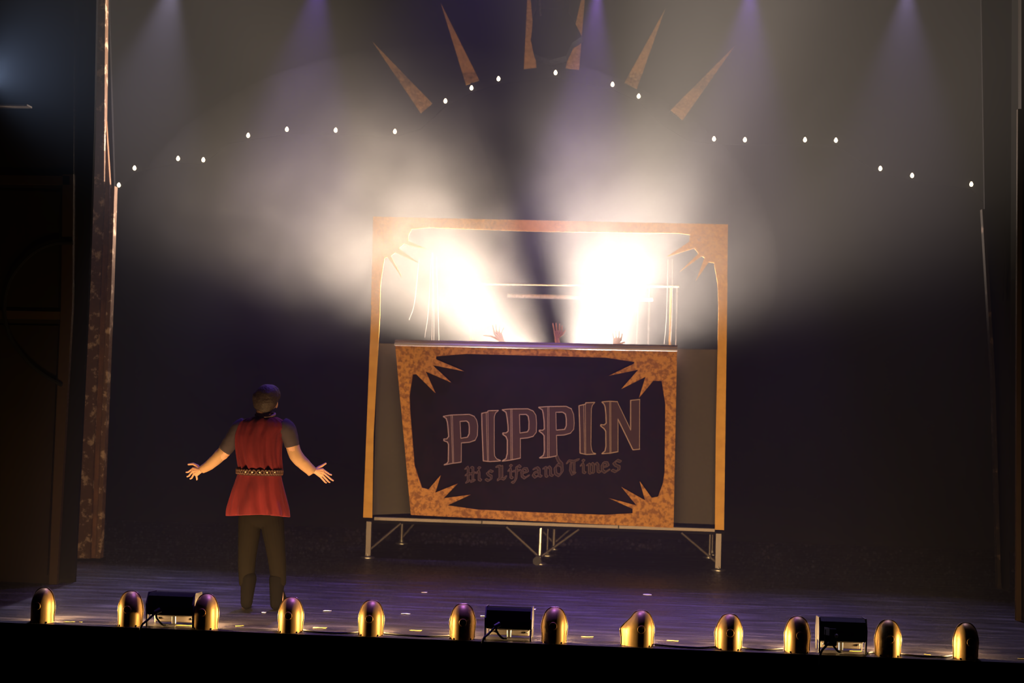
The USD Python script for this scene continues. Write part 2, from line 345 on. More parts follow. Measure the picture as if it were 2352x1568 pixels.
obj('post_backing', slab(wpoly([(1655, 700), (1661, 700), (1655, 1210), (1648, 1210)], YP), YP + 0.005, 0.05), case_black, wag, smooth=False)
# boards behind, either side of the front panel
obj('side_board', board([(868, 788), (925, 790), (955, 1178), (856, 1182)], YP + 0.12, 0.03), grey_board, wag)
obj('side_board', board([(1535, 800), (1650, 803), (1644, 1204), (1540, 1200)], YP + 0.12, 0.03), grey_board, wag)
# deck
d0, d1 = at(858, 1190, YP), at(1643, 1214, YP)
zt = float((d0[2] + d1[2]) / 2) + 0.01
DEPTH = 1.95
obj('platform_deck', bx((d0[0] + d1[0]) / 2, YP + DEPTH / 2 + 0.05, zt - 0.05, d1[0] - d0[0] + 0.2, DEPTH, 0.04), case_black, wag)
obj('edge_rail', bx((d0[0] + d1[0]) / 2, YP + 0.03, zt - 0.02, d1[0] - d0[0] + 0.0, 0.05, 0.042, 0.006), aluminium, wag)
for fx in (0.32, 0.72):
    xx = d0[0] + (d1[0] - d0[0]) * fx
    obj('rail_joint', bx(xx, YP + 0.004, zt - 0.02, 0.012, 0.012, 0.044), rubber, wag)
YBk = YP + DEPTH - 0.05
def leg(pt, y, pb, r, flat=False, mt=aluminium):
    a = at(*pt, y); b = at(*pb, y); b[2] = 0.035
    if flat: m = bx((a[0] + b[0]) / 2, y + 0.03, (zt + b[2]) / 2 - 0.03, r * 2, 0.05, zt - b[2] - 0.04, 0.004)
    else: m = tube([[b[0], y + 0.03, b[2]], [b[0], y + 0.03, zt - 0.06]], r, 14)
    p = obj('leg', m, mt, wag)
    obj('foot_pad', lathe([(0, 0), (0.075, 0), (0.075, 0.012), (0.03, 0.022), (0.025, 0.05), (0, 0.05)], 20).apply_translation([b[0], y + 0.03, 0]), plate_edge, p)
    return np.array([b[0], y + 0.03, 0.07])
def brace(a, b, r=0.014): obj('brace', tube([a, b], r, 10), aluminium, wag)
def top_at(px, y):
    q = at(px, 1200, y); return np.array([q[0], y + 0.03, zt - 0.06])
L = leg((849, 1190), YP, (843, 1280), 0.030, True); brace(L, top_at(920, YP))
Lb = leg((916, 1195), YBk, (921, 1257), 0.022); brace(Lb, top_at(973, YBk))
C = leg((1243, 1205), YP, (1239, 1295), 0.027, mt=chrome); brace(C, top_at(1163, YP)); brace(C, top_at(1330, YP))
Cb = leg((1272, 1205), YBk, (1271, 1280), 0.025); brace(Cb, top_at(1212, YBk)); brace(Cb, top_at(1340, YBk))
Cm = leg((1257, 1205), YP + 1.0, (1256, 1290), 0.012)
R = leg((1650, 1218), YP, (1650, 1308), 0.032, True); brace(R, top_at(1566, YP))
Rb = leg((1637, 1215), YBk, (1636, 1285), 0.016); Rm = leg((1630, 1215), YP + 1.5, (1630, 1285), 0.016)
obj('deck_caster', cat_([trimesh.creation.cylinder(0.045, 0.03, sections=20).apply_transform(trimesh.transformations.rotation_matrix(math.pi / 2, [1, 0, 0])).apply_translation([C[0] - 0.02, YP - 0.10, 0.045]),
                         bx(C[0] - 0.01, YP - 0.05, 0.09, 0.05, 0.10, 0.012)]), rubber, wag)
# rear pipe frame inside the wagon
YR = YP + 1.5
obj('rear_pipe', tube([at(1085, 652, YR), at(1560, 658, YR)], 0.020, 12), chrome, wag)
obj('rear_pipe', tube([at(1165, 679, YR), at(1500, 687, YR)], 0.026, 12), cap_white, wag)
for xp, yt, r_ in ((1085, 652, 0.016), (1466, 658, 0.014), (1492, 662, 0.014), (1542, 656, 0.016), (1556, 656, 0.012)):
    a = at(xp, yt, YR); obj('rear_upright', tube([a, [a[0], YR, zt - 0.02]], r_, 10), chrome if r_ < 0.016 else gold_paint, wag)
# slack lines at the left of the opening
for (xa, ya), (xb, yb) in (((962, 655), (939, 735)), ((990, 650), (975, 775)), ((992, 640), (991, 790)), ((994, 640), (996, 790)), ((1002, 650), (1008, 790)), ((1545, 655), (1541, 785)), ((1535, 655), (1526, 790))):
    obj('hanging_line', tube(bezier([at(xa, ya - 60, YP + 0.9), at((xa + xb) / 2 + 1, (ya + yb) / 2, YP + 0.9), at(xb, yb, YP + 0.9)], 8), 0.006, 6), chrome, wag)

# ------------------------------------------------------------------ the front panel with its lettering
YF = 5.79
pan = thing('title_panel', 'black front panel with gold sunburst frame and title lettering', 'sign panel')
outer = wpoly([(908, 794), (1555, 808), (1547, 1212), (944, 1182)], YF)
opening = wpoly([(1072, 812.4), (1001.7, 818), (1001.7, 825), (1066.8, 852.6), (994, 838.4), (1036, 878), (978, 853), (999.8, 902), (955.8, 858.7), (948, 860), (940.5, 909), (942, 945), (952, 1068), (969, 1119.6), (984.5, 1123.5),
                 (1012.4, 1091), (999.8, 1131), (1051.5, 1110), (1019, 1143.7), (1081, 1135.7), (1028.5, 1160), (1097.4, 1170), (1250, 1177), (1389.7, 1181.7), (1452.8, 1178), (1453, 1168), (1398.5, 1143.5), (1461.6, 1160), (1427.2, 1117.8),
                 (1481.5, 1148.4), (1469, 1104.4), (1496.8, 1142.7), (1511.4, 1140), (1522.5, 1110), (1526.3, 1085.3), (1528.2, 928.4), (1519.8, 874.8), (1500.7, 874), (1467.4, 913.8), (1482.7, 865), (1427.2, 893), (1466, 848.8),
                 (1398.5, 862.6), (1456.6, 834.6), (1456.6, 830.8), (1391.6, 821)], YF)
frame = outer.difference(opening)
corner_boxes = [wpoly(p, YF) for p in ([(890, 770), (1072, 770), (1072, 930), (890, 930)], [(1385, 770), (1580, 770), (1580, 940), (1385, 940)], [(920, 1068), (1098, 1068), (1098, 1230), (920, 1230)], [(1388, 1086), (1580, 1086), (1580, 1240), (1388, 1240)])]
for cb in corner_boxes:
    obj('corner_sunburst', slab(frame.intersection(cb), YF - 0.012, 0.052), gold_rust, pan, smooth=False)
rails = frame.difference(unary_union(corner_boxes))
for g in rails.geoms:
    if g.area > 1e-3: obj('frame_rail', slab(g, YF - 0.006, 0.046), gold_rust, pan, smooth=False)
obj('canvas', slab(outer.buffer(-0.02), YF + 0.035, 0.02), canvas_black, pan, smooth=False)
# bevelled cap along the top
a, b = at(906, 789, YF), at(1556, 802, YF)
prof = [(0.10, 0.018), (0.02, 0.018), (-0.016, -0.004), (-0.016, -0.018), (0.10, -0.018)]
def cap(a, b, dz, s):
    v = [[p[0], p[1] + q[0] * s, p[2] + dz + q[1] * s] for p in (a, b) for q in prof]; return trimesh.convex.convex_hull(np.array(v))
obj('cap_board', cap(a, b, 0.0, 1.0), cap_white, pan, smooth=False)
obj('cap_board', cap(a + [0, 0.03, 0], b + [0, 0.03, 0], 0.032, 0.8), mat('cap_dark', (0.22, 0.16, 0.18), 0.5), pan, smooth=False)

def cpx(p): return (1010 + p[0] * 480 / 2352, 890 + p[1] * 480 / 2352)
def cpoly(p): return Polygon(poly_xz([cpx(q) for q in p], YF)).buffer(0)
YT = YF + 0.026
LET = [
 ([(40, 325), (75, 318), (130, 310), (330, 303), (385, 325), (412, 365), (425, 430), (420, 540), (395, 590), (330, 612), (240, 620), (238, 835), (180, 845), (135, 850), (50, 868), (80, 855), (95, 830), (98, 640), (85, 610), (45, 595), (45, 580), (75, 580), (100, 550), (92, 450), (85, 390), (72, 345)],
  [(225, 378), (300, 372), (325, 395), (332, 450), (330, 520), (310, 560), (235, 572)], [((124, 315), (142, 848)), ((140, 315), (154, 845))]),
 ([(472, 290), (535, 278), (545, 262), (655, 258), (625, 285), (610, 330), (610, 700), (615, 770), (640, 805), (680, 822), (560, 830), (490, 822), (485, 700), (475, 450)], None, [((520, 285), (535, 825)), ((540, 268), (547, 828))]),
 ([(705, 250), (795, 242), (990, 240), (1050, 265), (1080, 310), (1088, 400), (1085, 500), (1050, 545), (990, 562), (905, 570), (905, 790), (800, 812), (705, 825), (745, 800), (760, 740), (760, 590), (745, 550), (710, 525), (710, 512), (745, 512), (770, 490), (768, 420), (755, 320), (745, 275)],
  [(895, 300), (970, 298), (995, 320), (1005, 380), (1003, 470), (985, 500), (900, 512)], [((797, 245), (800, 812)), ((812, 245), (816, 808))]),
 ([(1115, 222), (1210, 215), (1420, 212), (1480, 240), (1505, 300), (1512, 400), (1505, 470), (1470, 510), (1400, 530), (1312, 535), (1318, 765), (1215, 785), (1125, 790), (1165, 765), (1178, 720), (1175, 540), (1155, 515), (1120, 490), (1122, 480), (1155, 483), (1178, 465), (1175, 380), (1165, 290), (1155, 250)],
  [(1305, 275), (1380, 272), (1415, 295), (1425, 350), (1425, 430), (1405, 472), (1310, 480)], [((1213, 218), (1213, 785)), ((1228, 218), (1230, 783))]),
 ([(1568, 205), (1640, 188), (1645, 172), (1742, 168), (1715, 200), (1705, 240), (1700, 640), (1708, 700), (1725, 735), (1752, 745), (1650, 750), (1580, 735), (1578, 500)], None, [((1618, 195), (1630, 745)), ((1638, 185), (1642, 745))]),
 ([(1828, 162), (1912, 155), (1998, 160), (2150, 480), (2150, 145), (2250, 135), (2248, 690), (2175, 698), (2005, 350), (2005, 718), (1920, 735), (1828, 742), (1860, 715), (1872, 660), (1870, 490), (1850, 460), (1812, 430), (1815, 418), (1850, 422), (1875, 400), (1872, 300), (1862, 215), (1850, 185)], None, [((1912, 158), (1915, 735)), ((1925, 160), (1928, 733))]),
]
shift = np.array(at(1010 + 8 * 480 / 2352, 890, YF)) - np.array(at(1010, 890, YF))
for out_, cnt, stripes in LET:
    P = cpoly(out_)
    if cnt: P = P.difference(cpoly(cnt))
    lt = obj('letter', slab(P, YT, 0.012), letter_fill, pan, smooth=False)
    ring = P.buffer(0.004).difference(P.buffer(-0.0025))
    thick = P.buffer(0.007).difference(shapely.affinity.translate(P, 0.010, 0)).difference(P.buffer(-0.004)) if hasattr(shapely, 'affinity') else None
    lines = unary_union([LineString(poly_xz([cpx(q) for q in s], YF)).buffer(0.0025) for s in stripes]).intersection(P)
    obj('outline', slab(unary_union([ring, lines] + ([thick] if thick is not None else [])).buffer(0.0001), YT - 0.004, 0.008), letter_line, lt, smooth=False)

# blackletter line: strokes of a broad nib
GL = {
 'H': [[(0, .86), (.12, .95), (.2, .84), (.2, .12), (.06, .0), (.3, .08)], [(.02, .46), (.2, .52), (.5, .5), (.72, .56)], [(.46, .92), (.58, .86), (.58, .14), (.46, .02), (.7, .08)]],
 'i': [[(0, .52), (.12, .62), (.18, .5), (.18, .12), (.32, .06)], [(.14, .82), (.24, .78)]],
 's': [[(.5, .58), (.3, .66), (.1, .52), (.2, .38), (.42, .28), (.4, .1), (.2, 0), (0, .1)]],
 'L': [[(0, .92), (.18, .95), (.22, .85), (.22, .12), (.1, .0)], [(.1, .08), (.35, .1), (.5, .02), (.62, .2)], [(.34, .92), (.34, .2)]],
 'f': [[(.62, .86), (.5, .98), (.34, .88), (.32, .4), (.28, 0), (.12, -.28), (0, -.22)], [(.08, .58), (.58, .62)]],
 'e': [[(.12, .34), (.5, .42), (.42, .62), (.22, .64), (.1, .45), (.12, .14), (.3, .0), (.56, .14)]],
 'a': [[(.1, .56), (.32, .64), (.46, .5), (.46, .1), (.6, .04)], [(.46, .36), (.16, .34), (.06, .16), (.2, .0), (.46, .14)]],
 'n': [[(0, .56), (.12, .62), (.16, .5), (.16, .06), (.26, .0)], [(.16, .5), (.38, .64), (.5, .5), (.5, .1), (.64, .04)]],
 'd': [[(.2, 1.0), (.3, .8), (.52, .6), (.54, .2), (.34, .0), (.12, .12), (.08, .42), (.26, .6), (.5, .5)]],
 'T': [[(0, .78), (.12, .92), (.5, .86), (.95, .95)], [(.45, .86), (.3, .7), (.26, .3), (.42, .02), (.66, .1)], [(.58, .84), (.58, .2)]],
 'm': [[(0, .56), (.1, .62), (.14, .5), (.14, .06), (.22, .0)], [(.14, .5), (.32, .64), (.42, .5), (.42, .04)], [(.42, .5), (.62, .64), (.72, .5), (.72, .1), (.84, .04)]],
}
nib = [(-0.045, -0.03), (0.045, 0.03)]
def nibbed(points):
    out = []
    for p, q in zip(points[:-1], points[1:]):
        out.append(MultiPoint([(p[0] + a, p[1] + b) for a, b in nib] + [(q[0] + a, q[1] + b) for a, b in nib]).convex_hull.buffer(0.022))
    return out
# (letter, left and right in the crop, height of one em)
SCR = [('H', 280, 400, 180), ('i', 405, 470, 190), ('s', 508, 600, 170), ('L', 630, 752, 165), ('i', 765, 825, 190), ('f', 805, 915, 150), ('e', 912, 1008, 170), ('a', 1040, 1152, 170), ('n', 1158, 1278, 170), ('d', 1285, 1388, 215),
       ('T', 1425, 1570, 175), ('i', 1580, 1645, 190), ('m', 1650, 1812, 175), ('e', 1815, 1915, 175), ('s', 1930, 2045, 190)]
for ch, xa, xb, em in SCR:
    shp = unary_union([g for s in GL[ch] for g in nibbed(s)])
    x0, _, x1, _ = shp.bounds
    base = 1066 - 0.0712 * (xa - 285)
    def tocrop(x, y): return (xa + (x - x0) / (x1 - x0) * (xb - xa), base - y * em - 0.0712 * (xb - xa) * (x - x0) / (x1 - x0))
    polys = []
    for g in getattr(shp, 'geoms', [shp]):
        ex = poly_xz([cpx(tocrop(*q)) for q in g.exterior.coords], YF)
        ho = [poly_xz([cpx(tocrop(*q)) for q in h.coords], YF) for h in g.interiors]
        polys.append(Polygon(ex, ho).buffer(0))
    P = unary_union(polys).simplify(0.0005)
    lt = obj('script_letter', slab(P, YT, 0.012), script_fill, pan, smooth=False)
    obj('outline', slab(P.buffer(0.005).difference(P.buffer(-0.003)), YT - 0.004, 0.008), script_line, lt, smooth=False)

# ------------------------------------------------------------------ lamps
par_prof = [(0, -0.16), (0.075, -0.16), (0.095, -0.10), (0.11, 0.0), (0.11, 0.05), (0.10, 0.05), (0.10, 0.005), (0.0, 0.005)]
def lamp_body(parent, pos, d):
    M = frame_to(pos, d) @ trimesh.transformations.rotation_matrix(math.pi, [1, 0, 0])
    b = lathe(par_prof, 24); b.apply_transform(M); obj('lamp_housing', b, case_black, parent)
for nm, (px, py, y), ang, tilt, half, soft, power, color in BEAMS:
    pos = at(px, py, y); a, t = math.radians(ang), math.radians(tilt)
    d = np.array([math.cos(a) * math.cos(t), -math.sin(t), math.sin(a) * math.cos(t)])
    lp = thing('wagon_lamp', f'lamp hidden behind the title panel throwing the {nm} beam', 'stage light')
    lamp_body(lp, pos - d * 0.06, d)
    obj('stand', cat_([tube([[pos[0], pos[1], zt - 0.03], pos - d * 0.14], 0.018, 10), lathe([(0, 0), (0.15, 0), (0.15, 0.02), (0, 0.03)], 20).apply_translation([pos[0], pos[1], zt - 0.03])]), case_black, lp)
    spot(lp, pos, d, half, soft, power, color, 0.16)
for px, y, z, aim, half, power, color, lab in OVERHEADS:
    x = at(px, 0, y)[0]; pos = np.array([x, y, z]); d = np.array(aim, float) - pos; d /= np.linalg.norm(d)
    lp = thing('overhead_lamp', lab, 'stage light')
    lamp_body(lp, pos - d * 0.06, d)
    spot(lp, pos, d, half, 0.8, power, color, 0.05)
# blue lamp in the side box at the far left
lp = thing('side_lamp', 'bluish lamp at the left edge by the dark side wall', 'stage light')
pos = at(-45, 175, 2.0); d = np.array([0.75, -0.35, 0.1]); d /= np.linalg.norm(d)
lamp_body(lp, pos - d * 0.06, d); spot(lp, pos, d, 50, 1.0, BLUE_POWER, (0.45, 0.62, 1.0), 0.04)
tag(obj('lamp_shelf', board([(-120, 238), (62, 239), (62, 243), (-120, 242)], 1.95, 0.12), grille_grey), 'thin shelf under the bluish side lamp', 'shelf')

# ------------------------------------------------------------------ footlights
def shell_mesh(flare=0.0):
    R, Hc, nu, nv = 0.078, 0.118, 44, 28; Ht = 0.245; out = []
    V = np.zeros((nv, nu, 3))
    for i, v in enumerate(np.linspace(0, 1, nv)):
        z = v * Ht
        if z < Hc: s, zz = 1.0, z
        else:
            a = (z - Hc) / (Ht - Hc) * math.pi / 2; s, zz = math.cos(a) ** 0.9, Hc + (Ht - Hc) * math.sin(a)
        for j, u in enumerate(np.linspace(-1, 1, nu)):
            th = u * math.radians(104); lip = max(0, abs(u) - 0.84) / 0.16
            r = R * max(s, 0.02) + (0.012 + 0.006 * max(0, 1 - abs(zz - 0.11) / 0.06)) * lip ** 2
            x, y = r * math.sin(th), -r * math.cos(th) * (0.85 + 0.15 * s) + 0.03 * (1 - s)
            if flare and x < 0:
                x *= 1 + flare * min(1, max(0, (0.20 - zz) / 0.08)) * (abs(u)) ** 1.2
            V[i, j] = (x, y, zz)
    n = nu; i, j = np.meshgrid(np.arange(nv - 1), np.arange(nu - 1), indexing='ij'); a0 = i * n + j
    q = np.stack([a0, a0 + 1, a0 + 1 + n, a0 + n], -1).reshape(-1, 4)
    sh = trimesh.Trimesh(V.reshape(-1, 3), np.vstack([q[:, [0, 1, 2]], q[:, [0, 2, 3]]]), process=False)
    edge = np.vstack([V[:, 0], V[::-1, -1]])
    rim = tube(bezier(edge[::2], 2), 0.0042, 6)
    return sh, rim
FOOT = [(95, 1432, -.12, 0, 'half-dark gold footlight shell at the far left of the stage edge'), (297, 1437, 0.05, 0, 'gold footlight shell just left of the left black floor box'),
        (471, 1441, -.08, 0, 'gold footlight shell touching the right end of the left black box'), (666, 1444, 0, 0, 'gold footlight shell below the feet of the person in red'),
        (851, 1449, 0.0, 0, 'gold footlight shell under the left leg of the wagon'), (1062, 1454, 0.12, 0, 'gold footlight shell just left of the middle black floor box'),
        (1272, 1466, -.05, 0, 'gold footlight shell just right of the middle black floor box'), (1472, 1474, 0, 0.62, 'wide lopsided gold footlight shell with a bent left flap'),
        (1675, 1484, 0, 0.12, 'gold footlight shell below the right leg of the wagon'), (1832, 1490, 0.1, 0, 'gold footlight shell just left of the right black floor box'),
        (2040, 1503, 0, 0, 'gold footlight shell just right of the right black floor box'), (2220, 1512, 0.15, 0, 'gold footlight shell at the far right of the stage edge')]
for px, py, rz, flare, lab in FOOT:
    p = at(px, py, 0.10)
    t = thing('footlight', lab, 'footlight', (p[0], 0.10, 0.0), rz, 'footlights along the stage edge')
    sh, rim = shell_mesh(flare)
    obj('shell', sh, bronze, t, smooth=True); obj('rim', rim, bronze_rim, t, smooth=True)
    obj('knob', trimesh.creation.torus(0.024, 0.0035, 28, 8).apply_transform(trimesh.transformations.rotation_matrix(math.pi / 2, [1, 0, 0])).apply_translation([0, -0.079, 0.125]), bronze, t, smooth=True)
    obj('base_plate', bx(0, 0.0, 0.006, 0.13, 0.11, 0.012, 0.003), case_black, t)
    obj('lamp_socket', lathe([(0, 0.012), (0.022, 0.012), (0.018, 0.055), (0, 0.055)], 16).apply_translation([0, 0.055, 0]), case_black, t)
    obj('bulb', trimesh.creation.icosphere(2, 0.018).apply_translation([0, 0.055, 0.072]), foot_glow, t, smooth=True)
    spot(t, np.array([0.0, 0.085, 0.085]), np.array([0, 1, 0.10]), 62, 1.0, FOOT_SPOT, FOOT_COLOR, 0.02)

# ------------------------------------------------------------------ black floor boxes
def floor_box(x0, x1, yt, yb, lab, tilt=False, cable=True):
    a, b = at(x0, yb, 0.12), at(x1, yb, 0.12); w = b[0] - a[0]; h = (yb - yt) / 323.0
    t = thing('floor_monitor', lab, 'floor monitor', ((a[0] + b[0]) / 2, 0.12, 0), 0, 'black boxes along the stage edge')
    sec = [(-0.02, h * 0.36), (-0.035, h * 0.62), (-0.01, h * 0.93), (0.03, h), (0.16, h * 0.98), (0.22, h * 0.75), (0.20, h * 0.36)]
    v = np.array([[sx * (w / 2 - 0.012), y, z] for sx in (-1, 1) for y, z in sec])
    obj('cabinet', trimesh.convex.convex_hull(v), case_black, t, smooth=20)
    pl = Polygon([(-0.012, 0.0), (0.012, 0.0), (0.02, h * 0.34), (0.19, h * 0.34), (0.20, 0.0), (0.225, 0.0), (0.24, h * 0.6), (0.20, h * 1.0), (0.02, h * 1.03), (-0.04, h * 0.7)])
    for s in (-1, 1):
        m = trimesh.creation.extrude_polygon(pl, 0.010, engine='earcut'); q = m.vertices.copy()
        m.vertices = np.stack([s * (w / 2 - 0.005) + q[:, 2] - 0.005, q[:, 0], q[:, 1]], 1); m.fix_normals()
        obj('end_plate', m, plate_edge, t, smooth=False)
    obj('base', cat_([bx(0, 0.145, h * 0.22, w - 0.05, 0.05, h * 0.30, 0.006), bx(0, 0.13, h * 0.33, w - 0.03, 0.16, 0.02, 0.004)]), grille_grey, t)
    obj('bracket', bx(0, 0.105, h * 0.17, 0.03, 0.03, h * 0.28, 0.004), plate_edge, t)
    for sx in (-0.36, 0.38):
        obj('bolt', trimesh.creation.icosphere(1, 0.008).apply_translation([sx * w, 0.112, h * 0.2]), chrome, t)
    # connector and lead at the left rear
    cx = -w / 2 + 0.06
    obj('connector', tube([[cx + 0.05, -0.035, h * 0.52], [cx + 0.015, -0.055, h * 0.44]], [0.020, 0.016], 14), plate_edge, t)
    if tilt:
        st = bx(0, 0, 0, 0.050, 0.004, 0.052); st.apply_transform(trimesh.transformations.rotation_matrix(math.radians(-52), [0, 0, 1])); st.apply_translation([cx - 0.015, -0.088, h * 0.68])
        obj('sticker', st, plastic_white, t, smooth=False)
        obj('connector_box', bx(cx + 0.015, -0.058, h * 0.5, 0.085, 0.05, h * 0.5, 0.006), case_black, t)
        for dx, dy, hz_, r_ in ((0.050, -0.098, 0.56, 0.016), (0.0, -0.088, 0.32, 0.015)):
            e = trimesh.creation.icosphere(2, r_); e.apply_scale([0.8, 1.2, 1]); e.apply_translation([cx + dx, dy, h * hz_]); obj('socket', e, plastic_white, t, smooth=True)
    c = obj('lead', cat_([tube(bezier([[cx + 0.03, -0.05, h * 0.48], [cx - 0.02, -0.09, h * 0.25], [cx - 0.06, -0.13, 0.01], [cx - 0.07, -0.15, -0.12]], 10), 0.008, 8),
                          tube(bezier([[cx + 0.03, -0.05, h * 0.46], [cx + 0.03, -0.06, h * 0.3], [cx + 0.07, -0.04, 0.02], [cx + 0.10, 0.0, 0.012]], 10), 0.007, 8)]), rubber, t, smooth=True)
floor_box(336, 445, 1363, 1440, 'black floor box between two shells, furthest left of three')
floor_box(1113, 1221, 1385, 1458, 'black floor box in the middle of the stage edge')
floor_box(1880, 1990, 1420, 1497, 'black floor box with pale sticker and sockets, furthest right', tilt=True)

# cables lying between the footlights
def lying(pxs, lab, y0=0.10):
    pts = [[*at(x, 1450, 0.12)[[0]], yy, 0.010] for x, yy in pxs]
    tag(obj('floor_cable', tube(bezier(pts, 10), 0.008, 8), rubber, smooth=True), lab, 'cable', 'cables between the footlights')
lying([(695, .14), (740, .07), (790, .08), (822, .15)], 'thin black cable on the floor between fourth and fifth footlights')
lying([(880, .16), (930, .10), (980, .08), (1035, .16)], 'thin black cable on the floor left of the middle black box')
lying([(1505, .12), (1560, .06), (1610, .05), (1645, .14)], 'thin black cable on the floor right of the lopsided footlight')
lying([(1706, .14), (1740, .08), (1770, .10), (1800, .16)], 'thin black cable on the floor left of the tenth footlight')
lying([(1992, .10), (2005, .16), (2020, .15), (2030, .10)], 'short cable on the floor right of the right black box')
lying([(2070, .14), (2110, .07), (2160, .08), (2190, .15)], 'thin black cable on the floor between the last two footlights')

# scraps lying on the floor
SCR_ = [(752, 1403, .06, .05, paper, 'white paper scrap on the floor right of the person in red'), (932, 1410, .07, .035, paper, 'crumpled pale scrap on the floor left of the middle box'),
        (1487, 1366, .08, .05, paper, 'pale scrap far upstage below the right of the wagon'), (1111, 1415, .05, .05, paper, 'white scrap at the left side of the middle black box'), (1224, 1399, .05, .05, paper, 'violet-lit scrap at the right side of the middle box'),
        (606, 1407, .03, .03, paper, 'tiny pale scrap left of the white paper'), (975, 1361, .05, .03, paper, 'faint pale scrap upstage under the wagon left part'),
        (159, 1429, .08, .02, yellow_paper, 'yellow strip on the floor near the leftmost footlight'), (185, 1429, .02, .02, yellow_paper, 'short yellow bit right of the leftmost yellow strip'),
        (735, 1442, .10, .03, yellow_paper, 'yellow strip on the floor left of the fifth footlight'), (955, 1448, .09, .03, yellow_paper, 'yellow strip on the floor left of the sixth footlight'),
        (1349, 1463, .09, .03, yellow_paper, 'yellow strip on the floor left of the lopsided footlight'), (1545, 1472, .09, .03, yellow_paper, 'yellow strip on the floor right of the lopsided footlight'), (2345, 1514, .05, .03, yellow_paper, 'yellow scrap at the right end of the stage edge'),
        (425, 1437, .14, .02, yellow_paper, 'yellow strip on the floor under the left black box'), (1965, 1496, .09, .02, yellow_paper, 'yellow strip on the floor under the right black box'), (550, 1438, .06, .02, yellow_paper, 'yellow bit on the floor right of the third footlight'), (2130, 1504, .05, .02, yellow_paper, 'yellow bit on the floor between the last two footlights')]
for px, py, w, dd, mt, lab in SCR_:
    p = on_floor(px, py)
    n = 6; th = np.sort(rng.uniform(0, 2 * np.pi, n)); 
    q = Polygon([(-w / 2, -dd / 2), (w * .45, -dd / 2 * rng.uniform(.6, 1)), (w / 2, dd / 2), (-w * .42, dd / 2 * rng.uniform(.6, 1))])
    m = trimesh.creation.extrude_polygon(q, 0.003, engine='earcut').subdivide(); m.vertices[:, 2] += 0.006 * meshkit.noise(m.vertices * 40 + px) ; m.vertices[:, 2] -= m.vertices[:, 2].min()
    m.apply_translation([p[0], max(p[1], 0.05), 0.001])
    tag(obj('paper_scrap', m, mt, smooth=False), lab, 'scrap', 'paper scraps on the floor')

# ------------------------------------------------------------------ people
def finger_bones(root, tip, r, bend):
    root, tip, bend = map(np.asarray, (root, tip, bend))
    a = root + (tip - root) * 0.45 + bend * 0.6; b = root + (tip - root) * 0.76 + bend
    return [(root, r * 1.12, a, r * 1.0), (a, r, b, r * 0.92), (b, r * 0.92, tip, r * 0.78)]
def hand_bones(wrist, knuckles, tips, thumb, bend, wr=0.026, fr=0.0085):
    """knuckles: four points index..little; tips the same; thumb: (root, mid, tip)."""
    B = []
    for k in knuckles:
        B.append((wrist, wr * 0.85, k, fr * 1.35))
    for k, k2 in zip(knuckles[:-1], knuckles[1:]): B.append((k, fr * 1.3, k2, fr * 1.3))
    for k, t in zip(knuckles, tips): B += finger_bones(k, t, fr, bend)
    B += [(wrist, wr * 0.7, thumb[0], 0.014), (thumb[0], 0.0125, thumb[1], 0.0105), (thumb[1], 0.0105, thumb[2], 0.008)]
    return B

def loft(rings, n=48, cap=True):
    """rings: list of (n, 3) arrays."""
    V = np.vstack(rings); m = len(rings); i, j = np.meshgrid(np.arange(m - 1), np.arange(n), indexing='ij'); a0, a1 = i * n + j, i * n + (j + 1) % n
    q = np.stack([a0, a1, a1 + n, a0 + n], -1).reshape(-1, 4); Fc = [q[:, [0, 1, 2]], q[:, [0, 2, 3]]]
    if cap:
        c0, c1 = len(V), len(V) + 1; V = np.vstack([V, rings[0].mean(0), rings[-1].mean(0)]); k = np.arange(n); k1 = (k + 1) % n; e = (m - 1) * n
        Fc += [np.stack([np.full(n, c0), k1, k], -1), np.stack([np.full(n, c1), e + k, e + k1], -1)]
    t = trimesh.Trimesh(V, np.vstack(Fc), process=False); t.fix_normals(); return t

